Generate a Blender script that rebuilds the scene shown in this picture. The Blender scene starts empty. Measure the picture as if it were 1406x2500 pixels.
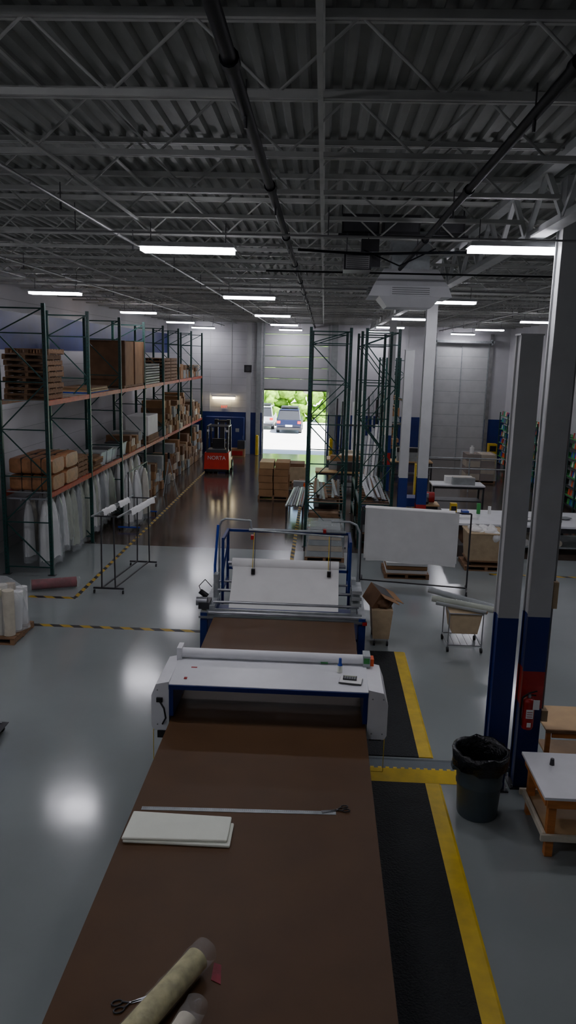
import bpy, math, random
from mathutils import Matrix, Vector, noise
random.seed(7)
D=bpy.data; SC=bpy.context.scene
def col(c): return (c[0],c[1],c[2],1)
def mat(name,c,rough=.6,metal=0,var=.2,scale=4,bump=0,bscale=60,trans=0,alpha=1,emit=None,es=0,spec=.5,stretch=None,coat=0,rvar=0):
    m=D.materials.new(name); m.use_nodes=True; nt=m.node_tree; b=nt.nodes['Principled BSDF']
    tc=nt.nodes.new('ShaderNodeTexCoord'); mp=nt.nodes.new('ShaderNodeMapping'); nt.links.new(tc.outputs['Object'],mp.inputs[0])
    if stretch: mp.inputs['Scale'].default_value=stretch
    n=nt.nodes.new('ShaderNodeTexNoise'); n.inputs['Scale'].default_value=scale; n.inputs['Detail'].default_value=5
    nt.links.new(mp.outputs[0],n.inputs['Vector'])
    r=nt.nodes.new('ShaderNodeValToRGB'); nt.links.new(n.outputs[0],r.inputs[0])
    r.color_ramp.elements[0].position=.3; r.color_ramp.elements[1].position=.7
    r.color_ramp.elements[0].color=col([x*(1-var) for x in c]); r.color_ramp.elements[1].color=col([min(1,x*(1+var)) for x in c])
    nt.links.new(r.outputs[0],b.inputs['Base Color'])
    b.inputs['Roughness'].default_value=rough; b.inputs['Metallic'].default_value=metal
    b.inputs['Specular IOR Level'].default_value=spec
    if rvar:
        mr=nt.nodes.new('ShaderNodeMapRange'); mr.inputs[3].default_value=max(0,rough-rvar); mr.inputs[4].default_value=rough+rvar
        nt.links.new(n.outputs[0],mr.inputs[0]); nt.links.new(mr.outputs[0],b.inputs['Roughness'])
    if trans: b.inputs['Transmission Weight'].default_value=trans
    if alpha<1: b.inputs['Alpha'].default_value=alpha
    if coat: b.inputs['Coat Weight'].default_value=coat; b.inputs['Coat Roughness'].default_value=.08
    if emit: b.inputs['Emission Color'].default_value=col(emit); b.inputs['Emission Strength'].default_value=es
    if bump:
        n2=nt.nodes.new('ShaderNodeTexNoise'); n2.inputs['Scale'].default_value=bscale; n2.inputs['Detail'].default_value=4
        nt.links.new(mp.outputs[0],n2.inputs['Vector'])
        bp=nt.nodes.new('ShaderNodeBump'); bp.inputs['Strength'].default_value=bump; bp.inputs['Distance'].default_value=.02
        nt.links.new(n2.outputs[0],bp.inputs['Height']); nt.links.new(bp.outputs[0],b.inputs['Normal'])
    return m
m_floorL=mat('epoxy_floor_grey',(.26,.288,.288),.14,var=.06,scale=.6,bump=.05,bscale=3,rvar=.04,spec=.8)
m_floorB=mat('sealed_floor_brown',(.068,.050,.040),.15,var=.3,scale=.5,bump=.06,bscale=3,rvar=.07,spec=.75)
m_wall=mat('painted_block_white',(.50,.50,.52),.7,var=.05,scale=1)
m_blue=mat('paint_blue',(.005,.019,.14),.45,var=.15,scale=2)
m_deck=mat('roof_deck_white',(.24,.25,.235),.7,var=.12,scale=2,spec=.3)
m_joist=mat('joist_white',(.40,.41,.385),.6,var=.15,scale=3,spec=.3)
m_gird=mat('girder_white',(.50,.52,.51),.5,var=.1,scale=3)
m_pipe=mat('pipe_dark',(.004,.005,.007),.6,var=.4,scale=6,spec=.1)
m_pgrey=mat('pipe_grey',(.24,.24,.24),.45,metal=.3,var=.2)
m_white=mat('enamel_white',(.72,.73,.75),.35,var=.05,scale=3)
m_colw=mat('column_paint_white',(.46,.47,.47),.45,var=.06,scale=3)
m_red=mat('paint_red',(.34,.009,.009),.4,var=.15)
m_fork=mat('forklift_red_paint',(.62,.025,.008),.35,var=.1)
m_brown=mat('belt_brown_laminate',(.088,.043,.017),.5,var=.1,scale=2,bump=.05,bscale=200,spec=.25)
m_dk=mat('black_rubber',(.012,.014,.016),.6,var=.4,scale=10,bump=.3,bscale=80)
m_mat=mat('mat_rubber_ribbed',(.009,.012,.014),.6,var=.3,scale=30,bump=.9,bscale=45,spec=.3)
m_yel=mat('safety_yellow',(.66,.45,.004),.5,var=.15,scale=5)
m_blk=mat('black_paint',(.008,.008,.010),.45,var=.3)
m_green=mat('rack_green',(.004,.050,.042),.45,var=.25,scale=5)
m_orange=mat('rack_beam_orange',(.42,.065,.028),.5,var=.25,scale=5)
m_card=mat('cardboard',(.31,.165,.072),.8,var=.15,scale=3)
m_card2=mat('cardboard_dark',(.18,.092,.045),.8,var=.2,scale=3)
m_kraft=mat('kraft_wrap',(.36,.16,.065),.45,var=.25,scale=8,bump=.4,bscale=12)
m_wood=mat('pallet_wood',(.24,.135,.07),.8,var=.35,scale=5,stretch=(1,6,6))
m_woodo=mat('pine_orange',(.50,.18,.04),.6,var=.2,scale=4,stretch=(1,1,5))
m_ply=mat('plywood_tan',(.52,.34,.16),.5,var=.12,scale=3)
m_steel=mat('steel',(.35,.36,.38),.3,metal=.8,var=.15)
m_dsteel=mat('dark_steel',(.06,.06,.065),.4,metal=.6,var=.2)
m_galv=mat('galvanised',(.36,.39,.40),.4,metal=.5,var=.2,scale=8)
m_fab=mat('fabric_white',(.80,.80,.78),.75,var=.04,scale=3,bump=.12,bscale=5)
m_fcream=mat('fabric_cream',(.62,.57,.45),.8,var=.12,scale=5,bump=.3,bscale=12)
m_fgreen=mat('fabric_sage',(.42,.45,.33),.8,var=.12,scale=5,bump=.3,bscale=12)
m_ftan=mat('fabric_olive_tan',(.50,.46,.22),.8,var=.25,scale=14,bump=.3,bscale=20)
m_fgrey=mat('fabric_grey',(.28,.30,.30),.8,var=.12,scale=5,bump=.3,bscale=12)
m_fred=mat('fabric_red',(.20,.006,.02),.6,var=.3,scale=8,bump=.4,bscale=12)
m_plast=mat('clear_plastic_film',(.75,.8,.82),.1,var=.1,scale=8,alpha=.28,bump=.9,bscale=22,spec=.8)
m_plast2=mat('thin_plastic_wrap',(.8,.82,.8),.08,var=.1,scale=8,alpha=.14,bump=1,bscale=18,spec=1)
m_canvas=mat('canvas_beige',(.48,.37,.23),.85,var=.1,scale=6,bump=.2,bscale=40)
m_bin=mat('grey_plastic',(.065,.09,.105),.45,var=.1)
m_bag=mat('bin_liner_black',(.007,.008,.009),.2,var=.3,bump=.8,bscale=18)
m_foam=mat('foam_white',(.80,.83,.72),.8,var=.03,bump=.1,bscale=80)
m_glass=mat('dark_glass',(.01,.012,.015),.2,var=.1)
m_lamp=mat('lamp_lens',(.9,.9,.95),.4,emit=(.93,.91,1),es=41)
m_warm=mat('lamp_warm',(.9,.8,.6),.4,emit=(1,.8,.45),es=14)
m_exit=mat('exit_red',(.5,.02,.01),.5,emit=(1,.1,.03),es=1.5)
m_tealp=mat('plastic_teal',(.03,.32,.30),.5)
m_gplas=mat('plastic_green',(.03,.28,.06),.5)
m_bplas=mat('plastic_blue',(.015,.05,.38),.4)
m_orp=mat('cone_orange',(.8,.10,.01),.5)
m_conc=mat('concrete_outside',(.66,.65,.62),.8,var=.08,scale=.5)
m_leaf=mat('hedge_leaves',(.13,.26,.02),.8,var=.7,scale=3,bump=1,bscale=8,spec=.1)
m_leaf2=mat('tree_leaves',(.18,.34,.04),.8,var=.6,scale=2,bump=1,bscale=6,spec=.1)
m_carb=mat('car_paint_navy',(.006,.009,.03),.35,spec=.3,var=.05)
m_carw=mat('car_paint_silver',(.30,.32,.35),.35,var=.05)
m_tail=mat('tail_light_red',(.5,.01,.01),.3)
m_clear=mat('tote_plastic',(.6,.64,.66),.3,alpha=.75,var=.1)
m_haz=D.materials.new('hazard_tape'); m_haz.use_nodes=True
nt=m_haz.node_tree; b=nt.nodes['Principled BSDF']; tc=nt.nodes.new('ShaderNodeTexCoord'); wv=nt.nodes.new('ShaderNodeTexWave')
wv.bands_direction='DIAGONAL'; wv.inputs['Scale'].default_value=1.5; nt.links.new(tc.outputs['Object'],wv.inputs[0])
rp=nt.nodes.new('ShaderNodeValToRGB'); rp.color_ramp.interpolation='CONSTANT'; rp.color_ramp.elements[0].color=(.012,.012,.012,1)
rp.color_ramp.elements[1].position=.5; rp.color_ramp.elements[1].color=(.42,.27,.015,1)
nt.links.new(wv.outputs[0],rp.inputs[0]); nt.links.new(rp.outputs[0],b.inputs['Base Color']); b.inputs['Roughness'].default_value=.5

class B:
    def __init__(s): s.v=[];s.f=[];s.mi=[];s.sm=[];s.m=[]
    def _m(s,m):
        if m not in s.m: s.m.append(m)
        return s.m.index(m)
    def add(s,vs,fs,m,sm=False):
        o=len(s.v); s.v+= [tuple(v) for v in vs]; k=s._m(m)
        for f in fs: s.f.append([o+i for i in f]); s.mi.append(k); s.sm.append(sm)
    def hexa(s,vs,m): s.add(vs,[(0,3,2,1),(4,5,6,7),(0,1,5,4),(1,2,6,5),(2,3,7,6),(3,0,4,7)],m)
    def box(s,x0,x1,y0,y1,z0,z1,m,rz=0,T=None):
        vs=[Vector(p) for p in ((x0,y0,z0),(x1,y0,z0),(x1,y1,z0),(x0,y1,z0),(x0,y0,z1),(x1,y0,z1),(x1,y1,z1),(x0,y1,z1))]
        if rz:
            c=Vector(((x0+x1)/2,(y0+y1)/2,0)); R=Matrix.Rotation(rz,3,'Z'); vs=[R@(v-c)+c for v in vs]
        if T: vs=[T@v for v in vs]
        s.hexa(vs,m); return s
    def frus(s,a,b,z0,z1,m):
        s.hexa([(a[0],a[2],z0),(a[1],a[2],z0),(a[1],a[3],z0),(a[0],a[3],z0),(b[0],b[2],z1),(b[1],b[2],z1),(b[1],b[3],z1),(b[0],b[3],z1)],m)
    def bar(s,p,q,w,h,m):
        p=Vector(p);q=Vector(q);d=(q-p)
        if d.length<1e-6:return
        d.normalize(); up=Vector((0,0,1)) if abs(d.z)<.99 else Vector((0,1,0))
        x=d.cross(up).normalized(); u=x.cross(d).normalized(); x*=w/2;u*=h/2
        s.hexa([p-x-u,p+x-u,q+x-u,q-x-u,p-x+u,p+x+u,q+x+u,q-x+u],m)
    def cyl(s,p,q,r,m,n=12,r2=None,cap=True,capm=None):
        p=Vector(p);q=Vector(q);d=(q-p).normalized(); up=Vector((0,0,1)) if abs(d.z)<.99 else Vector((0,1,0))
        x=d.cross(up).normalized();u=x.cross(d); r2=r if r2 is None else r2
        c=[(math.cos(2*math.pi*i/n),math.sin(2*math.pi*i/n)) for i in range(n)]
        vs=[p+(x*a+u*b)*r for a,b in c]+[q+(x*a+u*b)*r2 for a,b in c]
        s.add(vs,[(i,(i+1)%n,n+(i+1)%n,n+i) for i in range(n)],m,True)
        if cap: s.add(vs,[tuple(range(n))[::-1],tuple(range(n,2*n))],capm or m)
    def tube(s,pts,r,m,n=8):
        for a,b in zip(pts,pts[1:]): s.cyl(a,b,r,m,n)
    def loft(s,rings,m,cap=True,sm=True,closed=True):
        n=len(rings[0]); vs=[p for r in rings for p in r]; fs=[]
        for j in range(len(rings)-1):
            for i in range(n if closed else n-1):
                k=(i+1)%n; fs.append((j*n+i,j*n+k,(j+1)*n+k,(j+1)*n+i))
        s.add(vs,fs,m,sm)
        if cap: s.add(rings[0],[tuple(range(n))[::-1]],m); s.add(rings[-1],[tuple(range(n))],m)
    def ball(s,c,rx,ry,rz,m,n=10,k=7,jit=0):
        rings=[]
        for j in range(k+1):
            t=math.pi*j/k; rings.append([(c[0]+rx*math.sin(t)*math.cos(2*math.pi*i/n)*(1+random.uniform(-jit,jit)),c[1]+ry*math.sin(t)*math.sin(2*math.pi*i/n)*(1+random.uniform(-jit,jit)),c[2]-rz*math.cos(t)*(1+random.uniform(-jit,jit))) for i in range(n)])
        s.loft(rings,m,cap=False)
    def done(s,name,bevel=0,parent=None):
        me=D.meshes.new(name); 
        c=Vector((0,0,0))
        if s.v:
            xs=[v[0] for v in s.v];ys=[v[1] for v in s.v];zs=[v[2] for v in s.v]
            c=Vector(((min(xs)+max(xs))/2,(min(ys)+max(ys))/2,min(zs)))
        me.from_pydata([(v[0]-c.x,v[1]-c.y,v[2]-c.z) for v in s.v],[],s.f); 
        for m in s.m: me.materials.append(m)
        me.polygons.foreach_set('material_index',s.mi); me.polygons.foreach_set('use_smooth',s.sm); me.update()
        o=D.objects.new(name,me); o.location=c; SC.collection.objects.link(o)
        if bevel:
            md=o.modifiers.new('b','BEVEL'); md.width=bevel; md.segments=2; md.limit_method='ANGLE'
        return o
def text(s,name,loc,size,m,parent,rot=(90,0,0)):
    c=D.curves.new(name,'FONT'); c.body=s; c.size=size; c.align_x='CENTER'; c.align_y='CENTER'; c.extrude=.004; c.materials.append(m)
    o=D.objects.new(name,c); o.rotation_euler=[math.radians(a) for a in rot]; SC.collection.objects.link(o)
    o.parent=parent; o.location=Vector(loc)-parent.location
    return o
XL,XR,YB,YF,ZT=-8.8,10.2,-3.0,44.3,7.82
# ---------------- shell
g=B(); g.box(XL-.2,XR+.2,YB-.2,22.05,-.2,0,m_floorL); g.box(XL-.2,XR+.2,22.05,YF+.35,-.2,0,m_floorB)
g.done('floor')
g=B(); g.box(XL-.2,XL,YB,YF,0,8.1,m_wall); g.box(XL,XL+.012,16,YF,5.55,6.6,m_blue)
for z in [i*.6+.3 for i in range(13)]: g.box(XL,XL+.004,10,YF,z,z+.012,m_fgrey)
g.done('wall_left')
g=B(); g.box(XR,XR+.2,YB,YF,0,8.1,m_wall); g.done('wall_right')
g=B(); g.box(XL,XR,YB-.2,YB,0,8.1,m_wall); g.done('wall_back')
g=B()
D1=(-3.4,.3); D2=(6.2,9.1)
for a,b in ((XL-.2,D1[0]),(D1[1],D2[0]),(D2[1],XR+.2)):
    g.box(a,b,YF,YF+.3,0,8.1,m_wall); g.box(a,b,YF-.015,YF-.001,0,2.35,m_blue)
g.box(D1[0],D1[1],YF,YF+.3,7.3,8.1,m_wall); g.box(D2[0],D2[1],YF,YF+.3,6.45,8.1,m_wall)
for x in (-7.6,-6.4,-5.2,1.5,3.1,4.6): g.box(x,x+.04,YF-.03,YF,2.35,7.7,m_gird)
g.box(-4.3,-4.05,YF-.2,YF-.02,0,7.7,m_colw); g.box(-3.75,-3.5,YF-.12,YF-.02,0,7.7,m_fgrey)
g.box(.4,.75,YF-.2,YF-.02,0,7.7,m_fgrey)
g.box(9.12,9.3,YF-.1,YF-.02,0,7.0,m_pgrey); g.box(6.0,6.18,YF-.1,YF-.02,0,7.0,m_pgrey)
for i in range(12): g.box(XL,D1[0],YF-.004,YF-.001,2.6+i*.42,2.612+i*.42,m_fgrey)
g.done('wall_far')
g=B(); n=6
for i in range(n):
    z=3.68+i*.61; g.box(D1[0],D1[1],YF+.02,YF+.07,z,z+.6,m_wall)
    g.box(D1[0],D1[1],YF+.005,YF+.019,z+.02,z+.05,m_fgrey)
g.box(D1[0],D1[1],YF+.0,YF+.08,3.62,3.679,m_blk)
for x in (-3.35,.25): g.box(x-.04,x+.04,YF-.02,YF+.08,0,7.3,m_galv)
g.done('door_1')
g=B()
for i in range(10):
    z=.02+i*.64; g.box(D2[0],D2[1],YF+.02,YF+.07,z,z+.64,m_colw); g.box(D2[0],D2[1],YF+.017,YF+.0199,z+.61,z+.63,m_fgrey)
g.box(D2[0],D2[1],YF+.07,YF+.1,0,6.45,m_colw)
for x in (6.2,7.6,9.05): g.box(x,x+.05,YF-.02,YF+.005,0,6.45,m_galv)
g.box(D2[0]-.2,D2[1]+.2,YF-.4,YF-.28,6.5,6.62,m_galv)
g.box(D2[0]-.1,D2[0]-.04,YF-.4,YF-.01,6.4,6.7,m_galv); g.box(D2[1]+.04,D2[1]+.1,YF-.4,YF-.01,6.4,6.7,m_galv)
g.done('door_2')
# deck
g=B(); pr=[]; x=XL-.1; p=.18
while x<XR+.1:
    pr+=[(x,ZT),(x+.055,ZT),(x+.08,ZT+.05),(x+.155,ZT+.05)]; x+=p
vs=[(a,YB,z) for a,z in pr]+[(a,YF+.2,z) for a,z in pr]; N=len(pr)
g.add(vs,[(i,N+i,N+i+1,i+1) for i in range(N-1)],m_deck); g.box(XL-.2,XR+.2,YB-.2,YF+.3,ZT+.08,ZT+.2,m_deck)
g.done('ceiling')
# joists
ZB=7.30
def joist(Y,a,b):
    g=B()
    g.box(a,b,Y-.05,Y-.01,ZT-.06,ZT-.005,m_joist); g.box(a,b,Y+.01,Y+.05,ZT-.06,ZT-.005,m_joist)
    g.box(a,b,Y-.045,Y-.008,ZB-.025,ZB+.02,m_joist); g.box(a,b,Y+.008,Y+.045,ZB-.025,ZB+.02,m_joist)
    k=int((b-a)/.56); h=(b-a)/k; n=6 if Y<16 else 4
    for i in range(k):
        z0,z1=(ZB,ZT-.03) if i%2 else (ZT-.03,ZB)
        g.cyl((a+i*h,Y,z0),(a+(i+1)*h,Y,z1),.012,m_joist,n,cap=False)
    g.done('roof_joist')
GX=2.5; CX=2.68
Y=-2.2
while Y<YF-.3:
    joist(Y,XL+.01,GX-.09); joist(Y,GX+.09,XR-.01); Y+=1.57
g=B()
for x in (-7.2,-4.9,-2.45,-.08,5.0,7.6):
    g.bar((x,YB+.02,ZB-.04),(x,YF-.02,ZB-.04),.035,.02,m_joist)
    g.bar((x,YB+.02,ZT-.075),(x,YF-.02,ZT-.075),.03,.02,m_joist)
g.done('roof_bridging')
g=B(); 
g.box(GX-.09,GX+.09,YB+.02,YF-.02,7.05,7.07,m_gird); g.box(GX-.02,GX+.02,YB+.02,YF-.02,7.071,7.17,m_gird)
g.box(GX-.08,GX+.08,YB+.02,YF-.02,ZT-.12,ZT-.01,m_gird)
y=YB+.1; i=0
while y<YF-1: 
    g.bar((GX,y,7.1 if i%2 else ZT-.08),(GX,y+1.57/2,ZT-.08 if i%2 else 7.1),.06,.06,m_gird); y+=1.57/2;i+=1
g.done('roof_girder')
# pipes
def pipe(x,z,r,m,y0=YB+.05,y1=YF-.05,name='sprinkler_pipe'):
    g=B(); g.cyl((x,y0,z),(x,y1,z),r,m,12)
    y=max(y0,0)+1.3
    while y<y1-1:
        g.cyl((x,y,z),(x,y+.1,z),r*1.35,m,12); g.cyl((x,y+.9,z+r),(x,y+.9,ZB),.006,m_dsteel,6)
        g.cyl((x,y+.9,z-r-.07),(x,y+.9,z),.012,m_dsteel,6); y+=3.14
    g.done(name)
pipe(-.55,7.12,.04,m_pipe); pipe(1.27,7.12,.036,m_pipe,y1=14.2); pipe(-2.8,7.12,.02,m_pgrey); pipe(-5.6,7.12,.025,m_pgrey); pipe(6.3,7.12,.03,m_pgrey)
g=B(); g.cyl((-3.5,9.6,6.98),(9.8,9.6,6.98),.012,m_pgrey,8); g.cyl((-1,13.3,6.95),(4.2,13.3,6.95),.015,m_pipe,8); g.cyl((-6,16.5,6.95),(9.8,16.5,6.95),.015,m_pgrey,8)
g.tube([(-.4,11.0,7.0),(.5,11.0,6.96),(1.6,11.0,7.0),(3.9,10.6,7.02)],.018,m_pipe); g.tube([(.5,11.3,7.05),(1.0,11.3,6.85),(1.5,11.4,7.1)],.01,m_pipe)
for x in (-3,0,3.2,6,9): g.cyl((x,9.6,6.98),(x,9.6,ZB),.006,m_dsteel,6)
g.done('ceiling_conduit')
# lamps
def lamp(x,y,z=6.9):
    g=B(); g.box(x-.61,x+.61,y-.15,y+.15,z,z+.05,m_lamp); g.frus((x-.63,x+.63,y-.17,y+.17),(x-.6,x+.6,y-.09,y+.09),z+.052,z+.12,m_white)
    for a in (-.5,.5): g.cyl((x+a,y,z+.1),(x+a,y,ZB-.02),.006,m_dsteel,6)
    g.done('fluorescent_light')
for x in (-6.6,-1.85,2.95,7.4):
    for y in (2.7,10.75,19.4,28.1,36.3,43.2):
        if y<3 and x>-3: continue
        lamp(2.35 if (x>2 and x<3 and y==10.75) else x, y if x<0 or y!=10.75 else 10.1)
lamp(-2.3,2.9)
# HVAC
g=B(); x,y=1.5,15
g.frus((x-.40,x+.40,y-.40,y+.40),(x-.55,x+.55,y-.55,y+.55),6.5,6.68,m_white)
g.frus((x-.74,x+.74,y-.56,y+.56),(x-.66,x+.66,y-.58,y+.58),6.68,6.86,m_white)
g.frus((x-.66,x+.66,y-.58,y+.58),(x-.48,x+.48,y-.46,y+.46),6.86,7.16,m_white)
g.box(x-.34,x+.34,y-.34,y+.34,7.16,ZT-.003,m_galv); g.box(x-.35,x+.35,y-.35,y+.35,7.4,7.43,m_galv)
g.box(x-.36,x+.36,y-.6,y-.565,6.69,6.85,m_white)
for i in range(4): g.box(x-.33,x+.33,y-.62,y-.6,6.71+i*.035,6.722+i*.035,m_fgrey)
for sx in (-1,1):
    for i in range(5): g.box(x+sx*.7-.04,x+sx*.7+.04,y-.4,y+.4,6.69+i*.035,6.705+i*.035,m_fgrey)
g.done('hvac_diffuser_unit')
g=B(); x,y=.42,11.5
g.box(x-.19,x+.19,y-.25,y+.25,6.78,7.02,m_dsteel); g.box(x-.16,x+.16,y-.27,y-.251,6.8,7.0,m_pgrey); g.box(x+.19,x+.32,y-.1,y+.1,6.84,7.0,m_dsteel)
for i in range(7): g.box(x-.15,x+.15,y-.275,y-.271,6.81+i*.026,6.82+i*.026,m_blk)
g.box(x+.05,x+.3,y-.05,y+.3,7.05,7.22,m_blk)
for a in (-.15,.15): g.cyl((x+a,y,7.02),(x+a,y,ZB),.008,m_dsteel,6)
g.done('ceiling_unit_heater')
g=B(); 
for a,b in ((.2,.75),(.8,1.35),(1.6,2.0)):
    g.box(a,b,12.1,12.4,7.38,7.66,m_blk); g.box(a+.03,b-.03,12.08,12.099,7.42,7.62,m_dsteel)
g.box(.15,2.05,12.05,12.45,7.34,7.379,m_dsteel)
for x in (.2,2.0): g.cyl((x,12.25,7.66),(x,12.25,ZT-.01),.012,m_dsteel,6)
g.done('ceiling_duct_box')
# columns
def column(x,y,w,zt,base=True):
    g=B(); d=w; lip=.022
    def seg(z0,z1,m):
        g.box(x-w/2,x+w/2,y-d/2,y-d/2+.03,z0,z1,m); g.box(x-w/2,x+w/2,y+d/2-.03,y+d/2,z0,z1,m)
        g.box(x-w/2+lip,x+w/2-lip,y-d/2+.031,y+d/2-.031,z0,z1,m)
    if base: seg(.021,1.15,m_blue); seg(1.15,1.66,m_red); seg(1.66,2.4,m_blue)
    else: seg(.021,2.4,m_blue)
    seg(2.4,zt,m_colw); g.box(x-w/2-.05,x+w/2+.05,y-d/2-.05,y+d/2+.05,0,.02,m_dsteel)
    g.box(x-w/2-.01,x+w/2+.01,y-d/2-.01,y+d/2+.01,zt+.001,zt+.02,m_colw)
    for s in (-1,1):
        for t in (-1,1): g.cyl((x+s*(w/2+.025),y+t*(w/2+.025),.02),(x+s*(w/2+.025),y+t*(w/2+.025),.06),.012,m_steel,6)
    g.done('steel_column' if base else 'steel_post')
for y in (-1.8,9.76,21.3,33): column(2.86 if y==9.76 else CX+.12,y,.28,ZT-.14)
column(2.45,9.66,.26,5.9,False); column(2.27,21.2,.24,5.8,False)
g=B(); g.box(3.03,3.09,9.68,9.8,2.5,2.85,m_canvas); g.cyl((3.05,9.74,2.85),(3.05,9.74,7.0),.012,m_pgrey,8); g.cyl((3.05,9.74,1.0),(3.05,9.74,2.5),.012,m_pgrey,8); g.box(3.02,3.1,9.66,9.8,.95,1.1,m_canvas); g.done('electrical_switch_box')
# ---------------- cutting table
TX0,TX1,TZ=-1.84,.70,.9
g=B(); g.box(TX0,TX1,1.5,13.4,TZ-.03,TZ,m_brown); g.box(TX0+.01,TX1-.01,1.52,13.39,TZ-.16,TZ-.031,m_dsteel)
for y in (1.8,3.8,5.8,7.8,9.8,11.8,13.2):
    for x in (TX0+.15,TX1-.15):
        g.box(x-.04,x+.04,y-.04,y+.04,0,TZ-.15,m_blue); g.box(x-.07,x+.07,y-.07,y+.07,0,.015,m_dsteel)
    g.box(TX0+.15,TX1-.15,y-.02,y+.02,.25,.31,m_blue)
g.done('cutting_table')
# cutting bridge
g=B(); y0,y1=9.4,10.35
for x0,x1 in ((-2.1,-1.87),(.72,.98)):
    xo,xi=(x0,x1) if x0<0 else (x1,x0); s=1 if x0<0 else -1
    sec=[(xi,.72),(xo+.03*s,.72),(xo,.78),(xo,1.2),(xo+.06*s,1.36),(xi,1.4)]
    g.loft([[(a,y0,z) for a,z in sec],[(a,y1,z) for a,z in sec]],m_white,sm=False)
    g.box(min(xi,xo)+.05,max(xi,xo)-.05,y0+.2,y1-.2,.6,.72,m_dsteel)
g.hexa([(-1.88,y0,1.33),(.73,y0,1.33),(.73,y1,1.36),(-1.88,y1,1.36),(-1.88,y0,1.37),(.73,y0,1.37),(.73,y1,1.42),(-1.88,y1,1.42)],m_white)
g.box(-1.87,.72,y0-.015,y0+.03,1.30,1.36,m_blue)
g.box(-1.868,-1.81,y0-.01,y1,.93,1.299,m_blue); g.box(.66,.718,y0-.01,y1,.93,1.299,m_blue)
g.box(-1.81,.66,y1-.12,y1-.04,1.1,1.3,m_dsteel); g.cyl((-1.8,y0+.4,1.2),(.65,y0+.4,1.2),.04,m_steel,12)
g.cyl((-1.84,y1-.12,1.48),(.68,y1-.12,1.48),.07,m_white,20); g.box(-1.9,-1.83,y1-.22,y1,1.4,1.58,m_white); g.box(.68,.78,y1-.22,y1,1.4,1.57,m_galv); g.box(.69,.77,y1-.225,y1-.221,1.46,1.54,m_gplas)
g.box(.78,.83,y1-.2,y1-.05,1.42,1.52,m_orp)
g.box(-2.03,-1.95,y0-.03,y0,1.12,1.18,m_blk); g.tube([(-1.98,y0-.03,1.13),(-1.92,y0-.07,1.06),(-1.9,y0-.06,.92),(-1.95,y0-.03,.82)],.012,m_blk)
g.box(-2.02,-1.9,y0-.02,y0-.005,.62,.72,m_blk)
g.box(-1.7,-1.66,y0+.15,y0+.2,1.382,1.392,m_red); g.box(-1.66,-1.58,y0+.5,y0+.53,1.395,1.402,m_red); g.box(.1,.2,y1-.2,y1-.19,1.43,1.45,m_gplas)
for x in (-2.07,.95): g.tube([(x,y0-.02,.74),(x,y0-.02,.28)],.005,m_yel,6)
g.tube([(.95,y0-.02,.28),(.8,y0-.02,.28)],.005,m_yel,6); g.tube([(-2.07,y0-.02,.28),(-1.93,y0-.02,.28)],.005,m_yel,6)
for x in (-2.02,.78,.92):
    for z in (.8,1.28): g.cyl((x,y0-.006,z),(x,y0,z),.01,m_fgrey,8)
br=g.done('fabric_cutting_machine',bevel=.006)
g=B(); g.cyl((.36,9.95,1.402),(.36,9.95,1.50),.035,m_foam,14); g.cyl((.36,9.95,1.50),(.36,9.95,1.53),.035,m_bplas,14,r2=.022); g.cyl((.36,9.95,1.53),(.36,9.95,1.60),.022,m_bplas,12,r2=.018); g.done('glue_bottle')
g=B(); T=Matrix.Translation((.5,9.68,1.392))@Matrix.Rotation(-.15,4,'Z')
g.box(-.15,.15,-.1,.1,0,.012,m_dsteel,T=T); g.box(-.145,.145,-.095,.095,.012,.02,m_fab,T=T); g.done('notebook')
g=B(); T=Matrix.Translation((.49,9.72,1.415))@Matrix.Rotation(-.1,4,'Z')
g.box(-.09,.09,-.06,.06,0,.015,m_blk,T=T); g.box(-.08,.08,.03,.052,.0151,.018,m_fgreen,T=T)
for i in range(5):
    for j in range(3): g.box(-.075+i*.032,-.052+i*.032,-.05+j*.025,-.032+j*.025,.0151,.019,m_fgrey,T=T)
g.done('calculator')
g=B(); T=Matrix.Translation((-.73,7.36,TZ))@Matrix.Rotation(.04,4,'Z')
g.box(-1.02,1.02,-.03,.03,0,.004,m_galv,T=T)
for i in range(100): g.box(-1+i*.02,-.998+i*.02,.0,.018 if i%5 else .024,.0041,.0045,m_blk,T=T)
g.done('metal_ruler')
def scissors(x,y,z,a,m):
    g=B(); T=Matrix.Translation((x,y,z))@Matrix.Rotation(a,4,'Z')
    for s in (-1,1):
        P=[T@Vector(p) for p in ((0,0,.006),(-.17,.012*s,.006))]; g.bar(P[0],P[1],.018,.004,m_steel)
        ring=[T@Vector((.09+.04*math.cos(t*math.pi/6),.035*s+.024*math.sin(t*math.pi/6),.008)) for t in range(13)]
        g.tube([T@Vector((0,0,.007)),T@Vector((.05,.03*s,.008))],.007,m); g.tube(ring,.006,m,6)
    g.cyl(T@Vector((0,0,0)),T@Vector((0,0,.014)),.008,m_steel,8); g.done('scissors')
scissors(.3,7.45,TZ+.004,.3,m_blk); scissors(-1.26,4.84,TZ,3.6,m_dsteel)
g=B()
g.hexa([(-1.8,6.72,TZ),(-.75,6.72,TZ),(-.75,7.1,TZ),(-1.8,7.1,TZ),(-1.8,6.72,TZ+.03),(-.75,6.72,TZ+.03),(-.75,7.1,TZ+.03),(-1.8,7.1,TZ+.03)],m_foam)
g.hexa([(-1.81,6.72,TZ+.031),(-.78,6.76,TZ+.031),(-.78,7.16,TZ+.031),(-1.8,7.18,TZ+.031),(-1.81,6.72,TZ+.06),(-.78,6.76,TZ+.06),(-.78,7.16,TZ+.06),(-1.8,7.18,TZ+.06)],m_foam)
g.done('folded_foam_sheet',bevel=.012)
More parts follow.
